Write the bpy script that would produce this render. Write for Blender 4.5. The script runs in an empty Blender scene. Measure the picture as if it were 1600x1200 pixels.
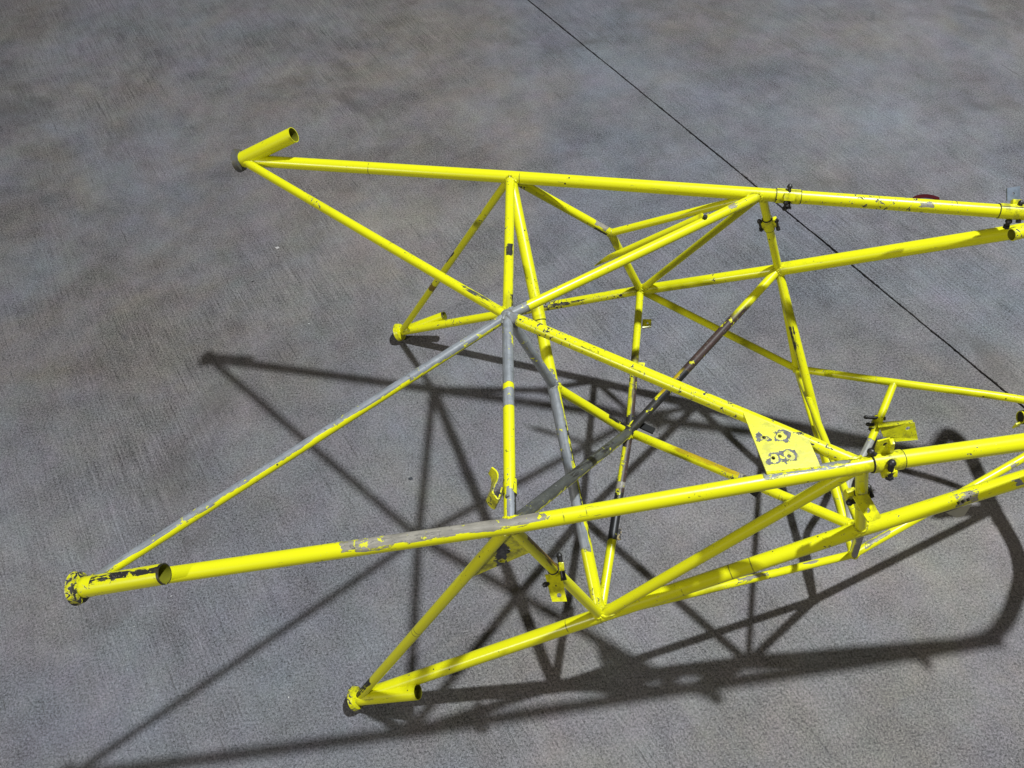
import bpy, bmesh, math, random
from mathutils import Vector as V, Matrix

random.seed(7)
scene = bpy.context.scene
COL = scene.collection

# ------------------------------------------------------------------ camera
cam_d = bpy.data.cameras.new("camera")
cam = bpy.data.objects.new("camera", cam_d)
COL.objects.link(cam)
cam_d.sensor_width = 36.0
cam_d.lens = 29.1145
cam_d.clip_start = 0.05
cam_d.clip_end = 200.0
cam.matrix_world = Matrix(((0.99814, 0.060963, 0.0, 0.0),
                           (-0.049703, 0.813782, -0.579041, 0.0),
                           (-0.035300, 0.577964, 0.815298, 1.75),
                           (0, 0, 0, 1)))
scene.camera = cam

# ------------------------------------------------------------------ light: a hall at night, one strong high lamp, one weak one, dim bounce
world = bpy.data.worlds.new("World")
scene.world = world
world.use_nodes = True
bg = world.node_tree.nodes["Background"]
bg.inputs[0].default_value = (1.0, 0.95, 0.89, 1)
bg.inputs[1].default_value = 0.120


def lamp(name, loc, target, power, size, color):
    d = bpy.data.lights.new(name, 'AREA')
    d.shape = 'DISK'
    d.size = size
    d.energy = power
    d.color = color
    o = bpy.data.objects.new(name, d)
    COL.objects.link(o)
    o.location = loc
    o.rotation_euler = (V(target) - V(loc)).to_track_quat('-Z', 'Y').to_euler()
    return o


main = lamp("hall_lamp", (2.334, 1.764, 7.246), (1.2, 0.3, 0.0), 415, 0.23, (0.91, 0.965, 1.0))
main.data.spread = math.radians(130)             # the reflector throws most light straight ahead
lamp("hall_lamp", (-4.6, -3.3, 4.2), (0.0, 1.0, 0.2), 185, 0.3, (1.0, 0.97, 0.92))  # weak second lamp, its low position chosen to brighten shaded tube sides

scene.view_settings.view_transform = 'Standard'
scene.view_settings.look = 'None'
scene.view_settings.exposure = 0.0
scene.view_settings.gamma = 1.0
scene.view_settings.use_curve_mapping = False

# ------------------------------------------------------------------ measured nodes of the frame (metres)
P = {
    'A':V((-0.5383,1.4194,0.6230)),
    'B':V((-0.6346,0.4818,0.6323)),
    'C':V((-0.2881,1.4174,0.0283)),
    'D':V((-0.3490,0.4692,0.0282)),
    'E':V((0.0216,1.2879,0.6459)),
    'G':V((-0.0154,0.5268,0.6549)),
    'J':V((-0.0005,0.9129,0.6658)),
    'F':V((0.4934,1.1749,0.6637)),
    'H':V((0.5016,0.5775,0.6805)),
    'K':V((0.3066,1.2594,0.3167)),
    'M':V((0.1347,0.5229,0.2701)),
    'L':V((0.5749,1.1787,0.4473)),
    'N':V((0.5707,0.5795,0.4529)),
    'R':V((0.6608,1.1088,0.1803)),
    'S':V((0.6633,0.6504,0.1736)),
    'P':V((0.2331,0.8894,0.3033)),
    'X':V((0.0801,0.9066,0.4566)),
    'W':V((0.1859,1.1770,0.4985)),
    'V':V((1.1362,0.8334,0.3650)),
    'FF':V((1.2339,1.0117,0.6800)),
    'HH':V((1.2076,0.6391,0.6776)),
    'LL':V((1.2338,1.0092,0.7575)),
    'NN':V((1.2077,0.6406,0.7552)),
    'T':V((0.8334,1.0088,0.2474)),
    'As':V((-0.4121,1.4087,0.6864)),
    'Bs':V((-0.5011,0.4790,0.6689)),
    'Cs':V((-0.1649,1.4119,0.0900)),
    'Ds':V((-0.2208,0.4579,0.0850)),
    'Q':V((0.2261,1.2561,0.5069)),
    'W2':V((0.3796,1.1346,0.6341)),
    'LS':V((0.6647,0.9276,0.1900)),
}
D = {
    'hn_plate': [(0.5196, 0.5772, 0.577), (0.5443, 0.5823, 0.577), (0.5632, 0.5495, 0.556), (0.5397, 0.5423, 0.556)],
    'hn_hole': [(0.5414, 0.5592, 0.566)],
    'hn_lever': [(0.5422, 0.5856, 0.59), (0.5452, 0.5769, 0.585), (0.5468, 0.5738, 0.58)],
    'hn_bolt': [(0.5133, 0.5698, 0.575), (0.5218, 0.5714, 0.575)],
    'hn_block': [(0.5144, 0.5842, 0.575)],
    'gm_plate': [(0.0337, 0.5191, 0.486), (0.0605, 0.519, 0.486), (0.0668, 0.481, 0.463), (0.0429, 0.4819, 0.463)],
    'gm_hole': [(0.0547, 0.4899, 0.468)],
    'gm_bolt': [(0.0592, 0.5427, 0.5), (0.0638, 0.5095, 0.485)],
    'gm_bolt2': [(0.0348, 0.5055, 0.478), (0.04, 0.5073, 0.478)],
    'h_plate': [(0.5157, 0.5853, 0.697), (0.5136, 0.5906, 0.717), (0.5265, 0.593, 0.722), (0.538, 0.5847, 0.699)],
    'h_bolt': [(0.5369, 0.5824, 0.692), (0.5398, 0.5618, 0.664)],
    'h_nut': [(0.513, 0.5887, 0.697), (0.5144, 0.5839, 0.694)],
    't_top': [(0.7746, 0.9085, 0.226), (0.7824, 0.9312, 0.215), (0.8574, 0.9274, 0.215), (0.8534, 0.919, 0.226)],
    't_web': [(0.7785, 0.9113, 0.221), (0.8562, 0.922, 0.221), (0.8603, 0.888, 0.205), (0.7871, 0.9045, 0.205)],
    't_hole': [(0.8435, 0.9095, 0.214)],
    't_low': [(0.7871, 0.9045, 0.205), (0.8598, 0.8864, 0.205), (0.8168, 0.8925, 0.2)],
    't_bolt': [(0.7615, 0.9411, 0.22), (0.7999, 0.935, 0.22)],
    't_nut': [(0.7669, 0.9258, 0.215), (0.7745, 0.9236, 0.215)],
    't_sleeve': [(0.7901, 0.9432, 0.211), (0.7729, 0.918, 0.206)],
    'strap': [(-0.0408, 0.6208, 0.655), (-0.0348, 0.611, 0.655), (-0.0353, 0.598, 0.655), (-0.0411, 0.5833, 0.655), (-0.0433, 0.5754, 0.655), (-0.0388, 0.5683, 0.655), (-0.0338, 0.5627, 0.655), (-0.0302, 0.5708, 0.655), (-0.0249, 0.5832, 0.655)],
    'fb': [(0.539, 1.1746, 0.679), (0.538, 1.1524, 0.65)],
    'fb2': [(0.5277, 1.1444, 0.655)],
    'fl_b': [(0.5127, 1.1794, 0.575), (0.5173, 1.1625, 0.565), (0.5419, 1.1843, 0.58), (0.5443, 1.1691, 0.565)],
    'rear_plate': [(0.9164, 1.1132, 0.7), (0.9408, 1.1161, 0.7), (0.9402, 1.0972, 0.685), (0.9164, 1.0959, 0.685)],
    'rear_tube': [(0.9618, 1.0921, 0.6), (1.0337, 1.1013, 0.61)],
    'rear_bolts': [(0.9243, 1.079, 0.65), (0.932, 1.0798, 0.68), (0.9347, 1.0723, 0.665)],
    'tag': [(0.7357, 0.5848, 0.512), (0.7197, 0.5675, 0.505), (0.7075, 0.5658, 0.503), (0.6922, 0.5751, 0.505)],
    'kp_tab': [(0.3003, 1.1758, 0.313), (0.3202, 1.1742, 0.313), (0.3166, 1.1564, 0.308), (0.2963, 1.1543, 0.308)],
    'kp_tab2': [(0.2759, 1.0598, 0.31), (0.2893, 1.057, 0.31), (0.2852, 1.0438, 0.305), (0.2734, 1.0482, 0.305)],
    'pm_tab': [(0.1758, 0.6857, 0.285), (0.1929, 0.6846, 0.285), (0.1895, 0.6645, 0.28), (0.1723, 0.6643, 0.28)],
    'jf_tab': [(0.3549, 1.1046, 0.668), (0.3806, 1.1219, 0.675), (0.3786, 1.1151, 0.672), (0.3658, 1.1028, 0.664)],
    'em_tab': [(0.0594, 1.0925, 0.4987)],
    'red': [(0.7547, 1.1281, 0.672), (0.7596, 1.132, 0.672), (0.7849, 1.1332, 0.672), (0.8097, 1.1258, 0.672), (0.8076, 1.12, 0.672)],
    'stick': [(1.137, 0.852, 0.32), (1.007, 0.8516, 0.33)],
    'hoop': [(1.15, 1.07, 0.7), (1.153, 1.071, 0.547), (1.15, 1.018, 0.415), (1.144, 0.941, 0.35), (1.138, 0.86, 0.315), (1.133, 0.795, 0.25), (1.129, 0.738, 0.207), (1.126, 0.689, 0.266), (1.124, 0.666, 0.45), (1.124, 0.66, 0.69)],
    'TS': [(0.8334, 1.0088, 0.2474), (0.7714, 0.9073, 0.205), (0.7354, 0.8578, 0.185), (0.688, 0.7979, 0.19), (0.6742, 0.7259, 0.185), (0.6633, 0.6504, 0.1736)],
    'RV': [(0.6608, 1.1088, 0.1803), (0.8334, 1.0088, 0.2474), (1.0601, 0.9166, 0.29), (1.137, 0.852, 0.32)],
    'SV': [(0.6633, 0.6504, 0.1736), (0.7767, 0.6952, 0.19), (0.8747, 0.747, 0.225), (1.0098, 0.7877, 0.285), (1.137, 0.852, 0.32)],
    'LS': [(0.5749, 1.1787, 0.4473), (0.6647, 0.9276, 0.19), (0.6633, 0.6504, 0.1736)],
    'black': [(0.3056, 1.108, 0.0), (0.3473, 1.0767, 0.0), (-0.2227, 0.4756, 0.0), (-0.1528, 0.4817, 0.0)],
}
D = {k: [V(q) for q in v] for k, v in D.items()}


# ------------------------------------------------------------------ node helpers
class NT:
    def __init__(self, name):
        self.m = bpy.data.materials.new(name)
        self.m.use_nodes = True
        self.t = self.m.node_tree
        self.b = self.t.nodes["Principled BSDF"]

    def n(self, typ, **kw):
        x = self.t.nodes.new(typ)
        for k, v in kw.items():
            setattr(x, k, v)
        return x

    def l(self, a, b):
        self.t.links.new(a, b)

    def put(self, sock, v):
        if hasattr(v, "is_linked") or isinstance(v, bpy.types.NodeSocket):
            self.l(v, sock)
        else:
            sock.default_value = v

    def math(self, op, a, b=0.0, c=0.0, clamp=False):
        x = self.n("ShaderNodeMath", operation=op)
        x.use_clamp = clamp
        self.put(x.inputs[0], a)
        self.put(x.inputs[1], b)
        if op in ('MULTIPLY_ADD', 'COMPARE', 'SMOOTH_MIN'):
            self.put(x.inputs[2], c)
        return x.outputs[0]

    def ramp(self, v, lo, hi):
        x = self.n("ShaderNodeMapRange", interpolation_type='SMOOTHSTEP')
        self.put(x.inputs[0], v)
        x.inputs[1].default_value = lo
        x.inputs[2].default_value = hi
        return x.outputs[0]

    def noise(self, vec, scale, detail=3.0, rough=0.55, dist=0.0, col=False):
        x = self.n("ShaderNodeTexNoise")
        self.put(x.inputs["Vector"], vec)
        x.inputs["Scale"].default_value = scale
        x.inputs["Detail"].default_value = detail
        x.inputs["Roughness"].default_value = rough
        x.inputs["Distortion"].default_value = dist
        return x.outputs[1 if col else 0]

    def mix(self, f, a, b, blend='MIX'):
        x = self.n("ShaderNodeMix", data_type='RGBA', blend_type=blend)
        self.put(x.inputs[0], f)
        for s, v in ((x.inputs[6], a), (x.inputs[7], b)):
            if isinstance(v, tuple):
                s.default_value = (*v, 1) if len(v) == 3 else v
            else:
                self.l(v, s)
        return x.outputs[2]

    def mapping(self, vec, scale=(1, 1, 1), rot=(0, 0, 0), loc=(0, 0, 0)):
        x = self.n("ShaderNodeMapping")
        self.l(vec, x.inputs[0])
        x.inputs["Location"].default_value = loc
        x.inputs["Rotation"].default_value = rot
        x.inputs["Scale"].default_value = scale
        return x.outputs[0]


YEL = (0.675, 0.665, 0.006)
YEL2 = (0.52, 0.50, 0.006)
GREY = (0.245, 0.260, 0.278)
BEIGE = (0.31, 0.285, 0.24)
WHITE = (0.38, 0.375, 0.34)
DARK = (0.030, 0.028, 0.027)
BLACK = (0.014, 0.014, 0.016)
RUST = (0.060, 0.036, 0.032)
ORANGE = (0.40, 0.24, 0.010)
DGREY = (0.085, 0.088, 0.082)
_seed = [0]


def paint(name, zones=(), chips=0.8, grime=0.5, base=YEL, holes=(), seams=()):
    """Yellow enamel over primer and steel. zones: (f0, f1, colour, side vector or None, side threshold, raggedness)."""
    _seed[0] += 1
    k = NT(name)
    tc = k.n("ShaderNodeTexCoord").outputs["Object"]
    off = ((_seed[0] * 3.17) % 11, (_seed[0] * 1.71) % 7, (_seed[0] * 2.39) % 5)
    p = k.mapping(tc, loc=off)
    geo = k.n("ShaderNodeNewGeometry")
    tf = k.n("ShaderNodeAttribute", attribute_name="tf").outputs["Fac"]
    # enamel: slightly uneven, dirt rubbed in
    n1 = k.noise(p, 9, 3)
    col = k.mix(k.math('MULTIPLY', k.ramp(n1, 0.45, 0.75), 0.30 * grime), base, YEL2)
    dirt = k.noise(p, 55, 5, 0.7)
    dm = k.math('MULTIPLY', k.ramp(dirt, 0.60, 0.80), k.ramp(k.noise(p, 5, 2), 0.46, 0.62))
    col = k.mix(k.math('MULTIPLY', dm, 0.55 * grime), col, (0.16, 0.13, 0.015))
    tl = k.n("ShaderNodeAttribute", attribute_name="tl").outputs["Fac"]
    ta = k.math('MULTIPLY', k.n("ShaderNodeAttribute", attribute_name="ta").outputs["Fac"], 2 * math.pi)
    al = k.n("ShaderNodeCombineXYZ")
    k.l(k.math('ADD', k.math('MULTIPLY', tl, 9.0), off[0]), al.inputs[0])
    k.l(k.math('ADD', k.math('COSINE', ta), off[1]), al.inputs[1])
    k.l(k.math('ADD', k.math('SINE', ta), off[2]), al.inputs[2])
    al = al.outputs[0]
    streak = k.noise(al, 1.7, 5, 0.68, 0.3)
    scratch = k.ramp(k.math('ADD', k.noise(al, 4.2, 5, 0.62), k.math('MULTIPLY', k.math('SUBTRACT', k.noise(p, 5.5, 2), 0.5), 0.5)), 0.735 - 0.03 * chips, 0.75 - 0.03 * chips)
    rag = k.math('SUBTRACT', k.noise(p, 60, 5, 0.65), 0.5)
    ragw = k.math('SUBTRACT', k.noise(p, 14, 3, 0.6), 0.5)
    paintmask = None
    for z in zones:
        f0, f1, c, side, thr, ra = (list(z) + [None, 0.0, 0.10])[:6] if len(z) < 6 else z
        wob = k.math('ADD', k.math('MULTIPLY', rag, ra), k.math('MULTIPLY', ragw, ra))
        t = k.math('ADD', tf, wob)
        soft = c in (ORANGE, RUST, YEL2)
        w = 0.035 if soft else 0.003
        m = k.math('MULTIPLY', k.ramp(t, f0 - w, f0 + w), k.math('SUBTRACT', 1.0, k.ramp(t, f1 - w, f1 + w)))
        if side is not None:
            d = k.n("ShaderNodeVectorMath", operation='DOT_PRODUCT')
            k.l(geo.outputs["Normal"], d.inputs[0])
            s = V(side).normalized()
            d.inputs[1].default_value = s
            e = k.math('ADD', d.outputs["Value"], k.math('ADD', k.math('MULTIPLY', k.math('ADD', rag, ragw), 0.7), k.math('MULTIPLY', k.math('SUBTRACT', streak, 0.5), 1.7)))
            m = k.math('MULTIPLY', m, k.ramp(e, thr - (0.45 if soft else 0.06), thr + (0.45 if soft else 0.06)))
        # inside worn zones the colour itself is streaky
        cc = k.mix(k.math('MULTIPLY', k.ramp(k.noise(p, 38, 5, 0.75), 0.38, 0.66), 0.65), c, tuple(q * 0.5 for q in c))
        cc = k.mix(k.ramp(streak, 0.42, 0.66), cc, tuple(q * 0.62 for q in c))
        if c not in (ORANGE, YEL2):
            cc = k.mix(k.math('MULTIPLY', k.ramp(k.noise(p, 130, 4, 0.7), 0.60, 0.72), 0.75), cc, DARK if c in (GREY, BEIGE, WHITE) else tuple(min(1, q * 2.6) for q in c))
            fl = k.ramp(k.math('ADD', k.noise(p, 75, 5, 0.7), k.math('MULTIPLY', ragw, 0.5)), 0.655, 0.665)
            m = k.math('MULTIPLY', m, k.math('SUBTRACT', 1.0, k.math('MULTIPLY', fl, 0.9)))
        else:
            m = k.math('MULTIPLY', m, 0.85)
        # dark line where the paint edge broke
        edge = k.math('MULTIPLY', k.ramp(m, 0.05, 0.5), k.math('SUBTRACT', 1.0, k.ramp(m, 0.6, 0.98)))
        col = k.mix(m, col, cc)
        if not soft:
            col = k.mix(k.math('MULTIPLY', edge, 0.7), col, DARK)
        paintmask = m if paintmask is None else k.math('MAXIMUM', paintmask, m)
    for f in seams:
        L = k.math('DIVIDE', tl, k.math('MAXIMUM', tf, 0.001))
        m = k.math('SUBTRACT', 1.0, k.ramp(k.math('MULTIPLY', L, k.math('ABSOLUTE', k.math('SUBTRACT', k.math('ADD', tf, k.math('MULTIPLY', ragw, 0.008)), f))), 0.0004, 0.0016))
        col = k.mix(k.math('MULTIPLY', k.math('MULTIPLY', m, k.ramp(k.noise(p, 40, 3), 0.44, 0.58)), 0.75), col, (0.06, 0.05, 0.02))
    # soot and handling dirt gathered at the welded ends
    endm = k.math('ADD', k.math('SUBTRACT', 1.0, k.ramp(tf, 0.0, 0.07)), k.ramp(tf, 0.93, 1.0), clamp=True)
    endm = k.math('MULTIPLY', endm, k.ramp(k.noise(p, 48, 5, 0.7), 0.42, 0.66))
    col = k.mix(k.math('MULTIPLY', endm, 0.40 + 0.25 * grime), col, (0.10, 0.085, 0.02))
    col = k.mix(k.math('MULTIPLY', scratch, 0.62), col, (0.13, 0.115, 0.045))
    # fine scuffs
    sc = k.ramp(k.math('ADD', k.noise(p, 240, 4, 0.7), k.math('MULTIPLY', k.math('SUBTRACT', k.noise(p, 16, 3), 0.5), 0.45)), 0.71 - 0.03 * chips, 0.73 - 0.03 * chips)
    col = k.mix(k.math('MULTIPLY', sc, 0.75), col, (0.05, 0.042, 0.02))
    # chips: clustered, steel inside with a thin primer rim
    cn = k.noise(p, 120, 5, 0.62, 0.8)
    cl = k.noise(p, 7, 2, 0.5)
    v = k.math('ADD', cn, k.math('MULTIPLY', k.math('SUBTRACT', cl, 0.5), 0.55))
    th = 0.84 - 0.12 * chips
    rim = k.ramp(v, th - 0.014, th - 0.006)
    core = k.ramp(v, th, th + 0.008)
    col = k.mix(k.math('MULTIPLY', rim, 0.8), col, BEIGE)
    col = k.mix(core, col, DARK)
    vo = k.n("ShaderNodeTexVoronoi")
    k.l(p, vo.inputs["Vector"])
    vo.inputs["Scale"].default_value = 42
    sp = k.math('MULTIPLY', k.math('LESS_THAN', vo.outputs["Distance"], k.math('MULTIPLY', k.noise(p, 30, 2), 0.15)),
                k.math('GREATER_THAN', k.noise(p, 6, 1), 0.62 - 0.12 * chips))
    col = k.mix(k.math('MULTIPLY', sp, 0.9), col, DARK)
    if holes:                                    # paint worn away in squares around bolt holes
        msk = None
        for h in holes:
            x = k.n("ShaderNodeVectorMath", operation='SUBTRACT')
            k.l(tc, x.inputs[0])
            x.inputs[1].default_value = h
            a = k.n("ShaderNodeVectorMath", operation='ABSOLUTE')
            k.l(x.outputs[0], a.inputs[0])
            s = k.n("ShaderNodeSeparateXYZ")
            k.l(a.outputs[0], s.inputs[0])
            q = k.math('MAXIMUM', k.math('MULTIPLY', s.outputs[0], 0.85), s.outputs[1])
            q = k.math('ADD', q, k.math('MULTIPLY', k.math('ADD', rag, ragw), 0.030))
            m = k.math('SUBTRACT', 1.0, k.ramp(q, 0.0068, 0.0080))
            r2 = k.n("ShaderNodeVectorMath", operation='LENGTH')
            k.l(x.outputs[0], r2.inputs[0])
            ring = k.math('SUBTRACT', 1.0, k.ramp(k.math('ADD', r2.outputs["Value"], k.math('MULTIPLY', k.math('ADD', rag, ragw), 0.020)), 0.0055, 0.0066))
            m = k.math('MULTIPLY', m, k.math('SUBTRACT', 1.0, k.math('MULTIPLY', ring, 0.8)))
            msk = m if msk is None else k.math('MAXIMUM', msk, m)
        wc = k.mix(k.ramp(k.noise(p, 150, 4), 0.4, 0.6), (0.075, 0.075, 0.08), (0.026, 0.026, 0.030))
        col = k.mix(msk, col, wc)
        paintmask = msk
    k.l(col, k.b.inputs["Base Color"])
    rg = k.math('ADD', 0.22, k.math('MULTIPLY', n1, 0.16))
    rg = k.math('ADD', rg, k.math('MULTIPLY', core, 0.3))
    if paintmask is not None:
        rg = k.math('ADD', rg, k.math('MULTIPLY', paintmask, 0.16))
    k.l(rg, k.b.inputs["Roughness"])
    k.b.inputs["IOR"].default_value = 1.5
    k.b.inputs["Specular IOR Level"].default_value = 0.42
    bp = k.n("ShaderNodeBump")
    bp.inputs["Strength"].default_value = 0.35
    bp.inputs["Distance"].default_value = 0.0006
    hgt = k.math('SUBTRACT', k.math('MULTIPLY', k.noise(p, 110, 2), 0.5), k.math('MULTIPLY', core, 0.8))
    if paintmask is not None:
        hgt = k.math('SUBTRACT', hgt, k.math('MULTIPLY', paintmask, 0.8))
    k.l(hgt, bp.inputs["Height"])
    k.l(bp.outputs[0], k.b.inputs["Normal"])
    return k.m


def plain(name, c, rough=0.5, metal=0.0, var=0.3, scale=60):
    k = NT(name)
    tc = k.n("ShaderNodeTexCoord").outputs["Object"]
    n = k.ramp(k.noise(tc, scale, 5, 0.65), 0.35, 0.7)
    k.l(k.mix(k.math('MULTIPLY', n, var), c, tuple(q * 0.35 for q in c)), k.b.inputs["Base Color"])
    k.b.inputs["Roughness"].default_value = rough
    k.b.inputs["Metallic"].default_value = metal
    return k.m


PAINT = paint("yellow_enamel", chips=0.9)
PAINT_WORN = paint("yellow_enamel_worn", chips=1.5, grime=1.0)
STEEL = plain("dark_bolt_steel", (0.045, 0.043, 0.042), 0.45, 0.6)
ZINC = plain("zinc_plate", (0.20, 0.235, 0.29), 0.38, 0.25, 0.6, 60)
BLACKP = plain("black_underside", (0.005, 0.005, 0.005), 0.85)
SEAM = plain("dark_seam", (0.02, 0.017, 0.008), 0.7)


# ------------------------------------------------------------------ mesh helpers
def link(name, bm, mat, parent=None, label=None, smooth=True, attr=None, seg=20, length=0.3):
    me = bpy.data.meshes.new(name)
    bm.normal_update()
    bm.to_mesh(me)
    bm.free()
    if smooth:
        for f in me.polygons:
            f.use_smooth = True
        me.set_sharp_from_angle(angle=math.radians(38))
    if attr:
        a = me.attributes.new("tf", 'FLOAT', 'POINT')
        a.data.foreach_set("value", attr)
        a = me.attributes.new("tl", 'FLOAT', 'POINT')
        a.data.foreach_set("value", [q * length for q in attr])
        b = me.attributes.new("ta", 'FLOAT', 'FACE' if False else 'POINT')
        # angle folded so that it never jumps across the seam
        b.data.foreach_set("value", [(i % seg) / seg for i in range(len(attr))])
    me.materials.append(mat)
    o = bpy.data.objects.new(name, me)
    COL.objects.link(o)
    if parent is not None:
        o.parent = parent
        o.matrix_parent_inverse = Matrix.Translation(-world_loc(parent))
    if label:
        o["label"] = label
    return o


def world_loc(o):
    l = o.location.copy()
    return l if o.type == 'EMPTY' else V((0, 0, 0))


def resample(pts, step, smooth):
    if not smooth or len(pts) < 3:
        out = [pts[0]]
        for a, b in zip(pts, pts[1:]):
            n = max(1, int((b - a).length / step))
            out += [a.lerp(b, (i + 1) / n) for i in range(n)]
        return out
    q = [pts[0] * 2 - pts[1]] + list(pts) + [pts[-1] * 2 - pts[-2]]
    out = [pts[0]]
    for i in range(1, len(q) - 2):
        n = max(2, int((q[i + 1] - q[i]).length / step))
        for j in range(1, n + 1):
            t = j / n
            a, b, c, d = q[i - 1], q[i], q[i + 1], q[i + 2]
            out.append(0.5 * ((2 * b) + (c - a) * t + (2 * a - 5 * b + 4 * c - d) * t * t + (3 * b - a - 3 * c + d) * t ** 3))
    return out


def frame_of(d):
    d = d.normalized()
    u = d.cross(V((0, 0, 1)))
    if u.length < 1e-3:
        u = d.cross(V((0, 1, 0)))
    u.normalize()
    return d, u, d.cross(u).normalized()


def sweep(bm, pts, r, seg=20, cap=True, vals=None):
    """rings along pts; r number or list; returns rings of verts"""
    rings = []
    d, u, w = frame_of(pts[1] - pts[0])
    tot = sum((b - a).length for a, b in zip(pts, pts[1:]))
    acc = 0.0
    for i, p in enumerate(pts):
        t = (pts[min(i + 1, len(pts) - 1)] - pts[max(i - 1, 0)])
        if t.length < 1e-9:
            t = d.copy()
        t.normalize()
        u = (u - t * u.dot(t)).normalized()
        w = t.cross(u)
        if i:
            acc += (p - pts[i - 1]).length
        rr = r[i] if isinstance(r, (list, tuple)) else r
        ring = []
        for s in range(seg):
            a = 2 * math.pi * s / seg
            ring.append(bm.verts.new(p + u * (math.cos(a) * rr) + w * (math.sin(a) * rr)))
            if vals is not None:
                vals.append(acc / tot)
        rings.append(ring)
    for A, B in zip(rings, rings[1:]):
        for s in range(seg):
            bm.faces.new((A[s], A[(s + 1) % seg], B[(s + 1) % seg], B[s]))
    if cap:
        bm.faces.new(list(reversed(rings[0])))
        bm.faces.new(rings[-1])
    return rings


INNER = plain("shaded_inside", (0.20, 0.20, 0.008), 0.6)  # yellow darkened, so the shade inside open tubes is in the colour


def tube(name, pts, r, mat, parent, smooth=False, wall=False, label=None, seg=22):
    pts = resample([V(p) for p in pts], 0.012 if smooth else 0.06, smooth)
    bm = bmesh.new()
    vals = []
    if wall:                                     # open, hollow tube with a wall 1.6 mm thick
        loop = pts + list(reversed(pts)) + [pts[0]]
        n = len(pts)
        sweep(bm, pts, r, seg, False, vals)
        sweep(bm, pts, r - 0.0016, seg, False, vals)
        bm.verts.ensure_lookup_table()
        for base in (0, (n - 1) * seg):
            for s in range(seg):
                a, b = bm.verts[base + s], bm.verts[base + (s + 1) % seg]
                c, e = bm.verts[n * seg + base + (s + 1) % seg], bm.verts[n * seg + base + s]
                bm.faces.new((a, b, c, e))
        bmesh.ops.recalc_face_normals(bm, faces=bm.faces)
        bm.verts.index_update()
        for f in bm.faces:
            if all(v.index >= n * seg for v in f.verts):
                f.material_index = 1
    else:
        sweep(bm, pts, r, seg, True, vals)
    o = link(name, bm, mat, parent, label, attr=vals, seg=seg, length=sum((b - a).length for a, b in zip(pts, pts[1:])))
    if wall:
        o.data.materials.append(INNER)
    return o


def cyl(bm, a, b, r, seg=14, bevel=0.15):
    a, b = V(a), V(b)
    d = (b - a)
    L = d.length
    d.normalize()
    e = min(r * bevel, L * 0.3)
    sweep(bm, [a, a + d * 1e-5, a + d * e, b - d * e, b - d * 1e-5, b], [r - e, r - e, r, r, r - e, r - e], seg)


def hexa(bm, c, axis, r, h):
    axis, u, w = frame_of(V(axis))
    lo = [bm.verts.new(c + (u * math.cos(i * math.pi / 3) + w * math.sin(i * math.pi / 3)) * r) for i in range(6)]
    hi = [bm.verts.new(c + axis * h + (u * math.cos(i * math.pi / 3) + w * math.sin(i * math.pi / 3)) * r * 0.94) for i in range(6)]
    for i in range(6):
        bm.faces.new((lo[i], lo[(i + 1) % 6], hi[(i + 1) % 6], hi[i]))
    bm.faces.new(hi)
    bm.faces.new(list(reversed(lo)))


def bolt(parent, a, b, r=0.0032, head=0.006, nut=True, mat=None, dome=True):
    """bolt from a (head) to b (nut)"""
    bm = bmesh.new()
    a, b = V(a), V(b)
    d = (b - a).normalized()
    cyl(bm, a, b, r, 10)
    if dome:
        sweep(bm, [a - d * 0.006, a - d * 0.0045, a - d * 0.001, a, a + d * 0.0015],
              [head * 0.35, head * 0.72, head, head, head * 0.9], 12)
    else:
        hexa(bm, a, -d, head, 0.005)
    if nut:
        hexa(bm, b, -d, head, 0.005)
    return link("bolt", bm, mat or STEEL, parent)


def block(name, c, axes, dims, mat, parent, bev=0.001):
    bm = bmesh.new()
    bmesh.ops.create_cube(bm, size=1.0)
    ax = [V(q).normalized() for q in axes]
    for v in bm.verts:
        q = v.co.copy()
        v.co = V(c) + ax[0] * q.x * dims[0] + ax[1] * q.y * dims[1] + ax[2] * q.z * dims[2]
    bmesh.ops.recalc_face_normals(bm, faces=bm.faces)
    bmesh.ops.bevel(bm, geom=list(bm.edges), offset=bev, segments=2, affect='EDGES', profile=0.5)
    return link(name, bm, mat, parent)


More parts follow.
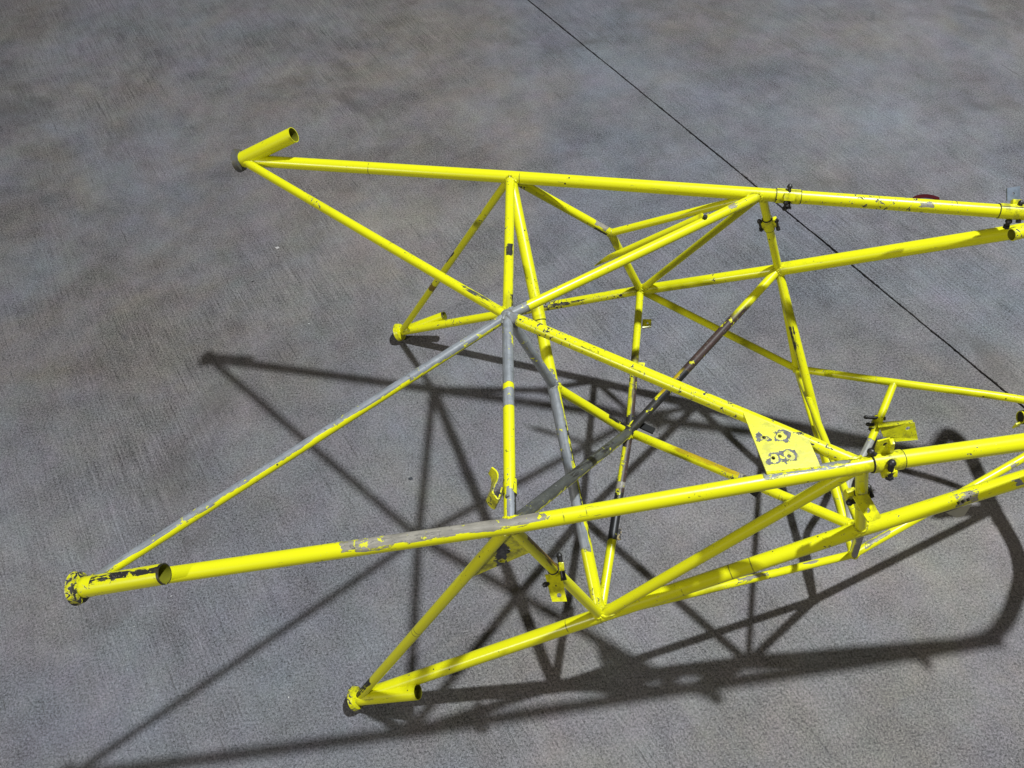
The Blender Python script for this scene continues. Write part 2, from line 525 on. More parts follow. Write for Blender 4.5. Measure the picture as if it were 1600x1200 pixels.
def plate(name, corners, th, mat, parent, holes=(), label=None, jag=0.0):
    """flat sheet with drilled holes; corners roughly coplanar, thickness th centred on them"""
    c = [V(q) for q in corners]
    o = sum(c, V()) / len(c)
    n = V()
    for i in range(len(c)):
        n += (c[i] - o).cross(c[(i + 1) % len(c)] - o)
    n.normalize()
    u = (c[1] - c[0])
    u = (u - n * u.dot(n)).normalized()
    w = n.cross(u)
    bm = bmesh.new()
    loops = []
    pts = []
    for i in range(len(c)):
        a, b = c[i], c[(i + 1) % len(c)]
        k = max(1, int((b - a).length / 0.012)) if jag else 1
        for j in range(k):
            q = a.lerp(b, j / k)
            if jag and j:
                q = q + (o - q).normalized() * random.uniform(-jag, jag)
            pts.append(q)
    flat = [((q - o).dot(u), (q - o).dot(w)) for q in pts]
    loops.append(flat)
    for h, r in holes:
        h = V(h) - o
        loops.append([(h.dot(u) + r * math.cos(t * math.pi / 8), h.dot(w) + r * math.sin(t * math.pi / 8)) for t in range(16)])
    edges = []
    for lp in loops:
        vs = [bm.verts.new(o + u * x + w * y - n * th / 2) for x, y in lp]
        edges += [bm.edges.new((vs[i], vs[(i + 1) % len(vs)])) for i in range(len(vs))]
    bmesh.ops.triangle_fill(bm, use_beauty=True, use_dissolve=False, edges=edges)
    g = bmesh.ops.extrude_face_region(bm, geom=list(bm.faces))
    for v in [x for x in g["geom"] if isinstance(x, bmesh.types.BMVert)]:
        v.co += n * th
    bmesh.ops.recalc_face_normals(bm, faces=bm.faces)
    return link(name, bm, mat, parent, label, smooth=False)


def weld(parent, axis_p, axis_d, R, p, d, r, mat):
    """bead along the saddle curve where a tube (p, d, r) meets a main tube (axis_p, axis_d, R)"""
    axis_d = axis_d.normalized()
    d, u, w = frame_of(d)
    pts = []
    for i in range(28):
        a = 2 * math.pi * i / 28
        q = p + (u * math.cos(a) + w * math.sin(a)) * r
        m = q - axis_p
        dp = d - axis_d * d.dot(axis_d)
        mp = m - axis_d * m.dot(axis_d)
        A, B, Cc = dp.dot(dp), 2 * dp.dot(mp), mp.dot(mp) - R * R
        disc = B * B - 4 * A * Cc
        if A < 1e-4:
            return
        s = (-B + math.sqrt(max(disc, 0))) / (2 * A)
        s = min(s, 0.09)
        pts.append(q + d * s)
    loop = pts + pts[:1]
    bm = bmesh.new()
    rings = []
    n = len(pts)
    for i in range(n):
        t = (pts[(i + 1) % n] - pts[i - 1]).normalized()
        nrm = (pts[i] - p)
        nrm = (nrm - t * nrm.dot(t)).normalized()
        b = t.cross(nrm)
        rr = 0.0027 * (1 + 0.28 * math.sin(i * 2.9) + random.uniform(-.12, .12))
        rings.append([bm.verts.new(pts[i] + (nrm * math.cos(k * math.pi / 3) + b * math.sin(k * math.pi / 3)) * rr) for k in range(6)])
    for i in range(n):
        A, B = rings[i], rings[(i + 1) % n]
        for k in range(6):
            bm.faces.new((A[k], A[(k + 1) % 6], B[(k + 1) % 6], B[k]))
    bmesh.ops.recalc_face_normals(bm, faces=bm.faces)
    link("weld_bead", bm, mat, parent)


# ------------------------------------------------------------------ the floor: two broom-finished slabs and the joint between them
def floor_material():
    k = NT("broomed_concrete")
    tc = k.n("ShaderNodeTexCoord").outputs["Object"]
    ang = math.radians(61.5)                     # broom lines run along the joint
    r = k.mapping(tc, rot=(0, 0, ang))
    wv = k.noise(tc, 1.3, 2)
    st = k.mapping(r, scale=(1.0, 26.0, 1.0))
    big = k.noise(tc, 1.1, 5, 0.62, 0.4)
    mid = k.noise(k.mapping(tc, loc=(5, 3, 1)), 5.5, 5, 0.65, 0.3)
    fine = k.noise(tc, 210, 4, 0.75)
    vfine = k.noise(k.mapping(tc, loc=(9, 2, 1)), 420, 3, 0.8)
    broom = k.noise(st, 7.5, 6, 0.72)
    broom2 = k.noise(k.mapping(r, scale=(1.0, 55.0, 1.0), loc=(3, 7, 0)), 6.0, 4, 0.7)
    warm = k.noise(k.mapping(tc, loc=(2, 9, 4)), 0.9, 4, 0.6, 0.5)
    c = k.mix(k.ramp(warm, 0.36, 0.64), (0.140, 0.125, 0.114), (0.122, 0.127, 0.146))
    pur = k.ramp(k.noise(k.mapping(tc, loc=(6, 2, 7)), 3.4, 5, 0.65, 0.5), 0.42, 0.66)
    c = k.mix(k.math('MULTIPLY', pur, 0.55), c, (0.128, 0.121, 0.133))
    hue = k.noise(k.mapping(tc, loc=(7, 1, 2)), 7.0, 4, 0.7, col=True)
    c = k.mix(0.03, c, hue)
    f = k.math('ADD', 0.27, k.math('MULTIPLY', big, 1.0))
    f = k.math('ADD', f, k.math('MULTIPLY', k.math('SUBTRACT', mid, 0.5), 1.0))
    patch = k.math('ADD', 0.22, k.ramp(k.noise(k.mapping(tc, loc=(3, 8, 1)), 1.6, 3, 0.6), 0.35, 0.65))
    f = k.math('ADD', f, k.math('MULTIPLY', k.math('SUBTRACT', k.noise(k.mapping(tc, loc=(1, 5, 6)), 17, 4, 0.65), 0.5), 0.55))
    f = k.math('ADD', f, k.math('MULTIPLY', k.math('MULTIPLY', k.math('SUBTRACT', broom, 0.5), patch), 1.1))
    f = k.math('ADD', f, k.math('MULTIPLY', k.math('MULTIPLY', k.math('SUBTRACT', broom2, 0.5), patch), 1.25))
    f = k.math('ADD', f, k.math('MULTIPLY', k.math('SUBTRACT', fine, 0.5), 3.4))
    f = k.math('ADD', f, k.math('MULTIPLY', k.math('SUBTRACT', vfine, 0.5), 3.0))
    f = k.math('ADD', f, 0.16)
    mul = k.n("ShaderNodeMix", data_type='RGBA', blend_type='MULTIPLY')
    mul.inputs[0].default_value = 1.0
    k.l(c, mul.inputs[6])
    cb = k.n("ShaderNodeCombineXYZ")
    for i in range(3):
        k.l(f, cb.inputs[i])
    k.l(cb.outputs[0], mul.inputs[7])
    c = mul.outputs[2]
    # old stains, scuffs and pinholes
    stn = k.ramp(k.noise(k.mapping(tc, loc=(4, 4, 4)), 2.6, 4, 0.6, 0.8), 0.58, 0.76)
    c = k.mix(k.math('MULTIPLY', stn, 0.50), c, (0.056, 0.050, 0.047))
    blot = k.ramp(k.noise(k.mapping(tc, loc=(1, 6, 4)), 9, 3, 0.6, 0.5), 0.70, 0.80)
    c = k.mix(k.math('MULTIPLY', blot, 0.45), c, (0.045, 0.045, 0.05))
    scr = k.ramp(k.noise(k.mapping(r, scale=(1.0, 38.0, 1.0), loc=(1, 1, 0)), 4.5, 4, 0.65), 0.63, 0.70)
    c = k.mix(k.math('MULTIPLY', scr, 0.8), c, (0.045, 0.043, 0.043))
    pale = k.ramp(k.noise(k.mapping(r, scale=(1.0, 14.0, 1.0), loc=(8, 1, 0)), 3.5, 4, 0.7), 0.66, 0.78)
    c = k.mix(k.math('MULTIPLY', pale, 0.25), c, (0.27, 0.265, 0.265))
    vo = k.n("ShaderNodeTexVoronoi")
    k.l(tc, vo.inputs["Vector"])
    vo.inputs["Scale"].default_value = 46
    pin = k.math('LESS_THAN', vo.outputs["Distance"], k.math('MULTIPLY', k.ramp(k.noise(tc, 21, 2), 0.50, 0.85), 0.16))
    c = k.mix(k.math('MULTIPLY', pin, 0.75), c, (0.03, 0.03, 0.032))
    vo2 = k.n("ShaderNodeTexVoronoi")
    k.l(k.mapping(tc, loc=(3, 3, 0)), vo2.inputs["Vector"])
    vo2.inputs["Scale"].default_value = 30
    fl = k.math('LESS_THAN', vo2.outputs["Distance"], k.math('MULTIPLY', k.ramp(k.noise(k.mapping(tc, loc=(2, 2, 0)), 17, 2), 0.52, 0.85), 0.09))
    c = k.mix(k.math('MULTIPLY', fl, 0.85), c, (0.62, 0.62, 0.60))
    k.l(c, k.b.inputs["Base Color"])
    k.l(k.math('ADD', 0.52, k.math('MULTIPLY', mid, 0.25)), k.b.inputs["Roughness"])
    k.b.inputs["Specular IOR Level"].default_value = 0.35
    bp = k.n("ShaderNodeBump")
    bp.inputs["Strength"].default_value = 0.75
    bp.inputs["Distance"].default_value = 0.0016
    h = k.math('ADD', k.math('MULTIPLY', broom, 0.5), k.math('MULTIPLY', broom2, 0.45))
    h = k.math('ADD', h, k.math('MULTIPLY', fine, 0.55))
    h = k.math('ADD', h, k.math('MULTIPLY', vfine, 0.35))
    h = k.math('SUBTRACT', h, k.math('MULTIPLY', pin, 0.6))
    k.l(h, bp.inputs["Height"])
    k.l(bp.outputs[0], k.b.inputs["Normal"])
    return k.m


def build_floor():
    conc = floor_material()
    root = bpy.data.objects.new("floor", None)
    COL.objects.link(root)
    root["kind"] = "structure"
    root["label"] = "grey broom finished concrete floor with one dark joint running across it"
    A, B = V((0.1519, 3.0511, 0)), V((1.2610, 1.0770, 0))
    d = (B - A).normalized()
    nrm = V((-d.y, d.x, 0))                      # towards the far right slab
    rng = random.Random(3)
    for side in (1, -1):
        pts = []
        s = -9.0
        drift = 0.0
        while s < 9.0:
            fine = -1.2 < s < 3.6
            drift = drift * 0.9 + rng.gauss(0, 0.00028)
            w = 0.0032 + drift + rng.gauss(0, 0.0003)
            if fine and rng.random() < 0.015:
                w += rng.uniform(0.001, 0.003)
            bow = 0.004 * math.sin(s * 1.3)
            pts.append(A + d * s + nrm * (side * max(w, 0.0018) + bow))
            s += 0.007 if fine else 0.4
        out = [A + d * 9 + nrm * side * 9, A - d * 9 + nrm * side * 9]
        bm = bmesh.new()
        # strip of quads next to the joint, then one big quad
        inner = [bm.verts.new(p) for p in pts]
        outer = [bm.verts.new(A + d * ((p - A).dot(d)) + nrm * side * 0.03) for p in pts]
        low = [bm.verts.new(p - V((0, 0, 0.012))) for p in pts]
        for i in range(len(pts) - 1):
            bm.faces.new((inner[i], inner[i + 1], outer[i + 1], outer[i]))
            bm.faces.new((inner[i + 1], inner[i], low[i], low[i + 1]))
        o1, o2 = bm.verts.new(out[0]), bm.verts.new(out[1])
        bm.faces.new(outer + [o1, o2])
        bmesh.ops.recalc_face_normals(bm, faces=bm.faces)
        for f in bm.faces:
            if abs(f.normal.z) > 0.5 and f.normal.z < 0:
                f.normal_flip()
        link("slab", bm, conc, root, smooth=False)
    bm = bmesh.new()
    bmesh.ops.create_grid(bm, x_segments=1, y_segments=1, size=0.5)
    for v in bm.verts:
        v.co = A + d * (v.co.x * 18) + nrm * (v.co.y * 0.05) - V((0, 0, 0.0075))
    link("joint_filler", bm, plain("joint_filler", (0.016, 0.015, 0.017), 0.8, 0, 0.4, 200), root, smooth=False)


build_floor()

# ------------------------------------------------------------------ the welded tube frame
BASE = V((0.30, 0.90, 0.0))
frame = bpy.data.objects.new("tube_frame", None)
COL.objects.link(frame)
frame.location = BASE
frame["label"] = "yellow welded steel tube airframe section with chipped paint standing on the concrete floor"
frame["category"] = "tube frame"

UP = (0, 0, 1)
TOPL = (-0.45, 0.55, 0.60)


def lerp(a, b, t):
    return P[a].lerp(P[b], t)


hoop_far, hoop_near = V((1.120, 1.036, 0.677)), V((1.075, 0.628, 0.678))
RLON, RDIA = 0.0122, 0.0088
T = {}


def add(key, name, pts, r, mat=None, smooth=False, label=None, ends=True, **kw):
    T[key] = dict(o=tube(name, pts, r, mat or PAINT, frame, smooth, label=label, **kw), pts=[V(p) for p in pts], r=r)


# longerons
add('AEF', "longeron", [P['A'], P['E'], lerp('F', 'FF', 0.03)], 0.0124, paint("far_upper_paint", seams=(0.26, 0.55), chips=0.45))
add('FFF', "longeron", [lerp('F', 'FF', 0.03), hoop_far], 0.0124,
    paint("far_rear_paint", seams=(0.30, 0.52), zones=[(0.41, 0.45, BEIGE, (0, -0.6, 0.8), 0.86, 0.08)], chips=1.3))
add('BGH', "longeron", [P['B'], P['G'], lerp('H', 'HH', 0.03)], 0.0122,
    paint("near_upper_paint", seams=(0.20, 0.30, 0.60, 0.63), zones=[(0.33, 0.575, BEIGE, (-0.15, 0.40, 0.9), 0.52, 0.08), (0.345, 0.45, BEIGE, (0, -0.4, 0.9), 0.95, 0.06),
                               (0.86, 0.965, GREY, (0, 0.55, 0.80), 0.86, 0.03)], chips=0.35))
add('HHH', "longeron", [lerp('H', 'HH', 0.03), hoop_near], 0.0134, paint("near_rear_paint", chips=1.0))
add('CK', "longeron", [P['C'], P['K']], 0.0108,
    paint("far_lower_paint", seams=(0.22, 0.70), zones=[(0.60, 0.68, GREY, (0, -0.3, 0.9), 0.72, 0.08), (0.56, 0.80, DARK, (0, -0.7, 0.6), 0.97, 0.10)], chips=1.7))
add('KL', "longeron", [P['K'], P['L']], 0.0118, paint("far_lower_paint_mid", chips=0.8))
add('LLL', "longeron", [P['L'], V((1.118, 1.040, 0.692))], 0.0140, paint("far_lower_paint_rear", chips=0.6))
add('DM', "longeron", [P['D'], P['M']], 0.0138, paint("near_lower_paint", seams=(0.88,), chips=0.8))
add('MN', "longeron", [P['M'], P['N']], 0.0134, paint("near_lower_paint_mid", seams=(0.33, 0.52, 0.60), chips=1.2, grime=1.0))
add('NNN', "longeron", [P['N'], V((1.110, 0.632, 0.690))], 0.0134,
    paint("near_lower_paint_rear", [(0.262, 0.318, BEIGE, (0, -0.70, 0.7), 0.80, 0.06), (0.40, 0.425, GREY, (0, -0.6, 0.75), 0.80, 0.08)], chips=0.8))

# top bay
add('EJ', "cross_tube", [P['E'], P['J']], 0.0090,
    paint("cross_far_paint", [(0.55, 0.62, DARK, (0.2, -0.2, 1), 0.80, 0.08), (0.88, 1.0, YEL2, (0.3, 0.0, 0.9), 0.45, 0.10), (0.88, 0.985, DARK, (1, 0, 0.6), 0.80, 0.08)], chips=1.1))
add('JG', "cross_tube", [P['J'], P['G']], 0.0092,
    paint("cross_near_paint", [(-0.1, 0.365, GREY, None, 0, 0.03), (0.395, 0.475, GREY, None, 0, 0.05),
                               (0.86, 1.1, GREY, (0.75, 0.1, 0.6), 0.25, 0.08), (0.84, 1.1, DARK, (1, 0, 0.15), 0.72, 0.10)], chips=1.2))
add('AJ', "diagonal_brace", [P['A'], P['J']], 0.0088,
    paint("brace_speckled_paint", seams=(0.61, 0.80), zones=[(0.83, 0.965, DGREY, (-0.1, 0.2, 1), 0.955, 0.03)], chips=1.0, grime=1.4))
add('BJ', "diagonal_brace", [P['B'], P['J']], 0.0084,
    paint("brace_half_grey", [(0.03, 0.80, GREY, TOPL, 0.10, 0.03), (0.74, 1.1, GREY, TOPL, -0.45, 0.06)], chips=0.8))
add('JF', "diagonal_brace", [P['J'], P['F']], 0.0090,
    paint("brace_far_paint", [(-0.1, 0.075, GREY, None, 0, 0.05), (0.86, 0.90, BEIGE, (0, -.2, 1), 0.92, 0.1)], chips=1.0))
add('JH', "diagonal_brace", [P['J'], P['H']], 0.0104,
    paint("brace_near_paint", seams=(0.53,), zones=[(-0.1, 0.035, GREY, None, 0, 0.04), (0.22, 0.42, DARK, (0.15, -0.75, 0.5), 1.02, 0.05)], chips=1.7))

# firewall and side bays
add('EM', "diagonal_brace", [P['E'], P['M']], 0.0114,
    paint("long_brace_paint", [(0.47, 0.86, GREY, (-0.75, -0.1, 0.5), -0.15, 0.04), (0.60, 0.83, DARK, (1, 0, 0.2), 0.85, 0.1)], chips=0.9))
add('JX', "diagonal_brace", [P['J'], P['X']], 0.0090, paint("grey_brace_paint", [(-0.2, 1.2, GREY, None, 0, 0.02)], chips=0.6))
add('XP', "diagonal_brace", [P['X'], P['P']], 0.0094,
    paint("brace_burnt_end", [(0.70, 1.2, BLACK, (0.2, 0.5, 0.8), 0.55, 0.16), (0.90, 1.2, DARK, None, 0, 0.08)], chips=1.2))
add('EC', "diagonal_brace", [P['E'], P['C']], 0.0080,
    paint("brace_thin_paint", [(0.42, 0.48, DARK, (-0.8, 0.3, 0.5), 0.72, 0.05), (0.62, 0.66, (0.25, 0.17, 0.01), None, 0, 0.03)], chips=0.9))
add('EQ', "diagonal_brace", [P['E'], P['Q']], 0.0090,
    paint("brace_chipped_paint", [(0.30, 0.40, DARK, (-0.5, 0, 0.6), 0.60, 0.08), (0.80, 0.94, BEIGE, (0, 0.2, 1), 0.15, 0.10), (0.74, 0.97, DARK, (-0.7, -0.4, 0.3), 0.55, 0.08)], chips=1.2))
add('QK', "diagonal_brace", [P['Q'], P['K']], 0.0086,
    paint("brace_edge_paint", [(0.05, 0.60, BLACK, (-1, 0, 0.1), 0.70, 0.08)], chips=0.8))
add('QF', "diagonal_brace", [P['Q'], P['F']], 0.0080, paint("brace_clean_paint", chips=1.1))
add('KF', "diagonal_brace", [P['K'], P['F']], 0.0076, paint("brace_slim_paint", chips=0.8))
add('FL', "upright_tube", [P['F'], P['L']], 0.0082, paint("upright_far_paint", chips=0.9))
add('GD', "diagonal_brace", [P['G'], P['D']], 0.0092,
    paint("brace_front_near_paint", seams=(0.52, 0.535), zones=[(0.875, 0.985, BLACK, (-0.2, 0.2, 1), 0.35, 0.10)], chips=0.8))
add('GM', "diagonal_brace", [P['G'], P['M']], 0.0088,
    paint("brace_side_near_paint", [(0.10, 0.42, (0.22, 0.13, 0.02), (0.6, 0.3, 0.5), 0.62, 0.16)], chips=1.0))
add('MH', "diagonal_brace", [P['M'], P['H']], 0.0098, paint("brace_side_rear_paint", chips=0.6))
add('HN', "upright_tube", [P['H'], P['N']], 0.0094, paint("upright_near_paint", chips=1.1, grime=1.2))

# floor bay
add('KP', "cross_tube", [P['K'], P['P']], 0.0084,
    paint("floor_cross_paint", [(0.50, 0.55, RUST, None, 0, 0.06), (0.60, 1.1, RUST, (1, 0, 0.25), 0.10, 0.10), (0.90, 1.1, DARK, None, 0, 0.10)], chips=1.3))
add('PM', "cross_tube", [P['P'], P['M']], 0.0088,
    paint("floor_cross_burnt", [(-0.2, 0.10, DARK, None, 0, 0.06), (0.05, 0.44, RUST, (1, 0, 0.3), 0.0, 0.12), (0.30, 0.345, BEIGE, None, 0, 0.06),
                                (0.365, 0.62, BLACK, None, 0, 0.07)], chips=1.5))
add('LP', "diagonal_brace", [P['L'], P['P']], 0.0092,
    paint("floor_brace_rusty", [(0.30, 0.66, RUST, None, 0, 0.06), (0.22, 0.33, RUST, (0.7, -0.5, 0), 0.15, 0.06), (0.66, 0.80, ORANGE, (-0.5, 0.3, 0.8), 0.15, 0.10),
                                (0.64, 1.0, BLACK, (0.7, -0.6, 0.1), 0.1, 0.10), (0.82, 1.2, DARK, None, 0, 0.08)], chips=1.1), label="rust brown burnt diagonal brace")
add('PN', "diagonal_brace", [P['P'], P['N']], 0.0092,
    paint("floor_brace_scorched", seams=(0.70, 0.712), zones=[(0.22, 0.60, ORANGE, (0.2, 0.5, 0.8), 0.50, 0.14), (0.52, 0.56, BEIGE, UP, 0.5, 0.1), (-0.2, 0.03, DARK, None, 0, 0.04)], chips=1.2))
add('PG', "diagonal_brace", [P['P'], P['G']], 0.0100,
    paint("grey_dark_brace", [(-0.2, 1.2, DGREY, (-0.2, 0.55, 0.7), -0.42, 0.03), (0.2, 0.6, DARK, (0, 0, 1), 0.72, 0.10)], chips=1.0), label="dark scorched grey diagonal brace")

# lower truss
add('RV', "lower_tube", D['RV'], 0.0086, paint("belly_far_paint", chips=0.8), smooth=True)
add('KR', "lower_tube", [P['K'], P['R']], 0.0084, paint("belly_far_front_paint", chips=0.9))
D['SV'] = [P['S'], V((1.100, 0.832, 0.268)), V((1.137, 0.852, 0.300))]
D['RV'][-1] = V((1.137, 0.852, 0.312))
add('SV', "lower_tube", D['SV'], 0.0086,
    paint("belly_near_paint", [(0.06, 0.16, BEIGE, (-0.2, 0.2, 0.9), 0.86, 0.06), (0.66, 0.69, BEIGE, (0, -0.5, 0.8), 0.85, 0.06)], chips=0.6), smooth=True)
add('MS', "lower_tube", [P['M'], P['S']], 0.0080,
    paint("belly_near_front_paint", seams=(0.42, 0.45), zones=[(0.36, 0.46, YEL2, None, 0, 0.03), (0.52, 0.64, BEIGE, (0, 0.1, 1), 0.985, 0.03), (0.78, 0.84, BEIGE, (0, 0.4, 0.9), 0.97, 0.05)], chips=0.9))
add('LS', "diagonal_brace", D['LS'], 0.0090, paint("belly_diagonal_paint", [(0.20, 0.33, DARK, (-0.8, 0, 0.5), 0.78, 0.08)], chips=1.2))
add('RS', "cross_tube", [P['R'], P['S']], 0.0066, paint("belly_cross_paint", chips=0.9))
add('RN', "diagonal_brace", [P['R'], P['N']], 0.0068, paint("belly_diagonal_thin_paint", chips=0.9))
add('LR', "upright_tube", [P['L'], P['R']], 0.0070, paint("belly_upright_paint", chips=0.8))
add('NS', "upright_tube", [P['N'], P['S']], 0.0084, paint("belly_upright_grey", [(-0.2, 1.2, (0.22, 0.20, 0.16), (0.5, -0.4, 0.2), -0.25, 0.04)], chips=0.9))
add('TS', "bent_tube", D['TS'], 0.0080, paint("bent_tube_paint", [(0.335, 1.2, WHITE, None, 0, 0.02)], chips=0.6), smooth=True,
    label="bent tube, yellow above its clamp and bare whitish below")
D['hoop'][-2] = V((1.122, 0.664, 0.44))
add('hoop', "hoop_tube", [hoop_far + V((-0.02, 0.002, 0)), hoop_far + V((0.012, 0.012, 0.008)), V((1.148, 1.068, 0.650))] + D['hoop'][1:-1] + [V((1.113, 0.648, 0.58)), hoop_near + V((0.012, 0.006, -0.012)), hoop_near + V((-0.03, 0, 0))], 0.0165, PAINT, smooth=True)

# welds where braces meet the tubes they land on
MAIN = {'A': 'AEF', 'E': 'AEF', 'F': 'AEF', 'B': 'BGH', 'G': 'BGH', 'H': 'BGH', 'K': 'KL', 'L': 'KL', 'C': 'CK', 'D': 'DM', 'M': 'MN', 'N': 'MN',
        'J': 'EJ', 'P': 'KP', 'X': 'EM', 'R': 'KR', 'S': 'MS'}
ENDS = {'EJ': 'E', 'JG': 'G', 'AJ': 'AJ', 'BJ': 'BJ', 'JF': 'JF', 'JH': 'JH', 'EM': 'EM', 'JX': 'JX', 'XP': 'XP', 'EC': 'EC', 'EQ': 'E', 'QK': 'K',
        'QF': 'F', 'KF': 'KF', 'FL': 'FL', 'GD': 'GD', 'GM': 'GM', 'MH': 'MH', 'HN': 'HN', 'KP': 'K', 'PM': 'M', 'LP': 'LP', 'PN': 'PN', 'PG': 'PG',
        'KR': 'K', 'MS': 'M', 'LS': 'LS', 'RS': 'RS', 'RN': 'RN', 'LR': 'LR', 'NS': 'NS'}
WELDM = paint("weld_paint", chips=1.2, grime=1.3)
WELDG = paint("weld_grey", [(-1, 2, GREY, None, 0, 0)], chips=0.6)
for key, ends in ENDS.items():
    t = T[key]
    for e in ends:
        m = T[MAIN[e]]
        if m is t:
            continue
        pt = P[e]
        far = t['pts'][1] if (t['pts'][0] - pt).length < 0.02 else t['pts'][-2]
        ax = m['pts'][-1] - m['pts'][0]
        if m['r'] < t['r'] * 0.8 and e in 'JXP':
            pass
        weld(t['o'], pt, ax, m['r'], pt, far - pt, t['r'], WELDG if (e == 'J' and key in ('BJ', 'JX', 'JH', 'JF')) or key in ('JX',) else WELDM)

# swollen weld knots at the busiest joints
for e, r, mt in (('J', 0.0125, WELDG), ('P', 0.0125, paint("knot_dark", [(-1, 2, DARK, None, 0, 0)], chips=0.8)), ('Q', 0.0102, WELDM), ('K', 0.0125, WELDM), ('R', 0.0098, WELDM)):
    bm = bmesh.new()
    bmesh.ops.create_icosphere(bm, subdivisions=3, radius=r)
    for v in bm.verts:
        v.co = P[e] + v.co * random.uniform(0.97, 1.03)
    link("weld_knot", bm, mt, frame)

# engine mount fittings: short cup, collar and cut-off stub tube
STUBM = {'B': paint("stub_chipped_paint", [(0.16, 1.1, DARK, (-0.1, 0.10, 0.97), 0.985, 0.03), (0.975, 1.1, BLACK, None, 0, 0.02)], chips=1.2),
         'A': paint("stub_paint", chips=0.9), 'C': paint("stub_paint_low", [(0.965, 1.1, DARK, UP, 0.3, 0.02)], chips=0.8), 'D': paint("stub_paint_near", chips=0.8)}
CUPM = {'A': paint("cup_dark_paint", [(-1, 2, (0.10, 0.10, 0.105), None, 0, 0)], chips=1.0), 'B': paint("cup_worn_paint", chips=2.6, grime=1.6), 'C': PAINT_WORN, 'D': paint("cup_worn_paint_near", chips=2.3, grime=1.5)}
STUBR = {'A': 0.0158, 'B': 0.0150, 'C': 0.0115, 'D': 0.0155}
NXT = {'A': 'E', 'B': 'G', 'C': 'K', 'D': 'M'}
for q in 'ABCD':
    c, s = P[q], P[q + 's']
    d = ((s - c).normalized() + (P[NXT[q]] - c).normalized()).normalized()
    tube("stub_tube", [c + (s - c) * 0.02, s], STUBR[q], STUBM[q], frame, wall=True, seg=28)
    bm = bmesh.new()
    R = 0.0245
    a = c - d * 0.009
    sweep(bm, [a + d * 0.012, a + d * 0.010, a + d * 0.0085, a + d * 0.003, a, a - d * 0.001, a - d * 0.001, a + d * 0.002, a + d * 0.007],
          [0.012, R * 0.74, R * 0.90, R * 0.95, R, R, R * 0.72, R * 0.70, R * 0.66], 32, True)
    bmesh.ops.recalc_face_normals(bm, faces=bm.faces)
    link("mounting_cup", bm, CUPM[q], frame)

# the loose rod with its flattened end, clipped to the far top brace
W, W2 = V((0.183, 1.163, 0.515)), V((0.370, 1.118, 0.672))
bm = bmesh.new()
vals = []
rp = [W.lerp(W2, i / 40) for i in range(41)]
sweep(bm, rp, 0.0066, 16, True, vals)
d, u, w = frame_of(W2 - W)
for v in bm.verts:
    t = (v.co - W).dot(d) / (W2 - W).length
    if t < 0.27:
        s = min(1.0, (0.27 - t) / 0.12)
        c0 = W + d * (v.co - W).dot(d)
        q = v.co - c0
        a, b = q.dot(u), q.dot(w)
        tip = 1.0 - 0.55 * max(0, (0.16 - t) / 0.16)
        v.co = c0 + u * a * (1 - 0.78 * s) * tip + w * b * (1 + 0.20 * s) * (1.0 - 0.8 * max(0, (0.16 - t) / 0.16)) + V((0, 0, -0.006)) * (max(0, .2 - t) / .2) ** 2
link("brace_rod", bm, paint("rod_paint", chips=1.0), frame, label="loose thin rod with a flattened open end", attr=vals)
tb = plate("bracket_tab", D['jf_tab'], 0.0025, PAINT_WORN, frame)
ctr = sum(D['jf_tab'], V()) / 4
bolt(tb, ctr + V((0.002, 0, 0.004)), ctr - V((0, 0, 0.012)), 0.003, 0.0045, dome=False)


# ---- split clamps
def clamp(p, axis, r, length, mat, ang=0.0, seam=True):
    axis, u, w = frame_of(V(axis))
    bm = bmesh.new()
    a, b = p - axis * length / 2, p + axis * length / 2
    sweep(bm, [a, a + axis * 1e-5, a + axis * 0.001, b - axis * 0.001, b - axis * 1e-5, b], [r - 0.0006, r + 0.0004, r + 0.0012, r + 0.0012, r + 0.0004, r - 0.0006], 26)
    o = link("tube_clamp", bm, mat, frame)
    for e in (a, b):                             # dark dirt line round each end
        bm = bmesh.new()
        sweep(bm, [e - axis * 0.0011, e - axis * 0.0006, e + axis * 0.0006, e + axis * 0.0011], [r - 0.0005, r + 0.0008, r + 0.0008, r - 0.0005], 26)
        link("end_seam", bm, SEAM, o)
    if seam:                                     # split line along the sleeve
        n = u * math.cos(ang) + w * math.sin(ang)
        block("split_line", p + n * (r + 0.0006), (axis, n, axis.cross(n)), (length * 0.98, 0.0020, 0.0012), SEAM, o, 0.0002)
    return o


def ear(parent, p, n, axis, r, size=(0.013, 0.010, 0.012), mat=None):
    axis = V(axis).normalized()
    n = (V(n) - axis * V(n).dot(axis)).normalized()
    return block("clamp_ear", V(p) + n * (r + size[1] * 0.35), (axis, n, axis.cross(n)), size, mat or PAINT_WORN, parent, 0.0015)


# far upper tube, beside the upright
ax = P['FF'] - P['F']
c = lerp('F', 'FF', 0.063)
k = clamp(c, ax, 0.0126, 0.045, PAINT_WORN, -1.6)
side = V((0.0, -0.75, 0.55))
ear(k, c, side, ax, 0.0125, (0.020, 0.012, 0.014))
bolt(k, c + V((0, 0.004, 0.019)), c + V((-0.001, -0.022, -0.012)), 0.003, 0.0052)
bolt(k, c + V((-0.009, -0.019, 0.001)), c + V((-0.008, -0.020, -0.014)), 0.003, 0.0048)
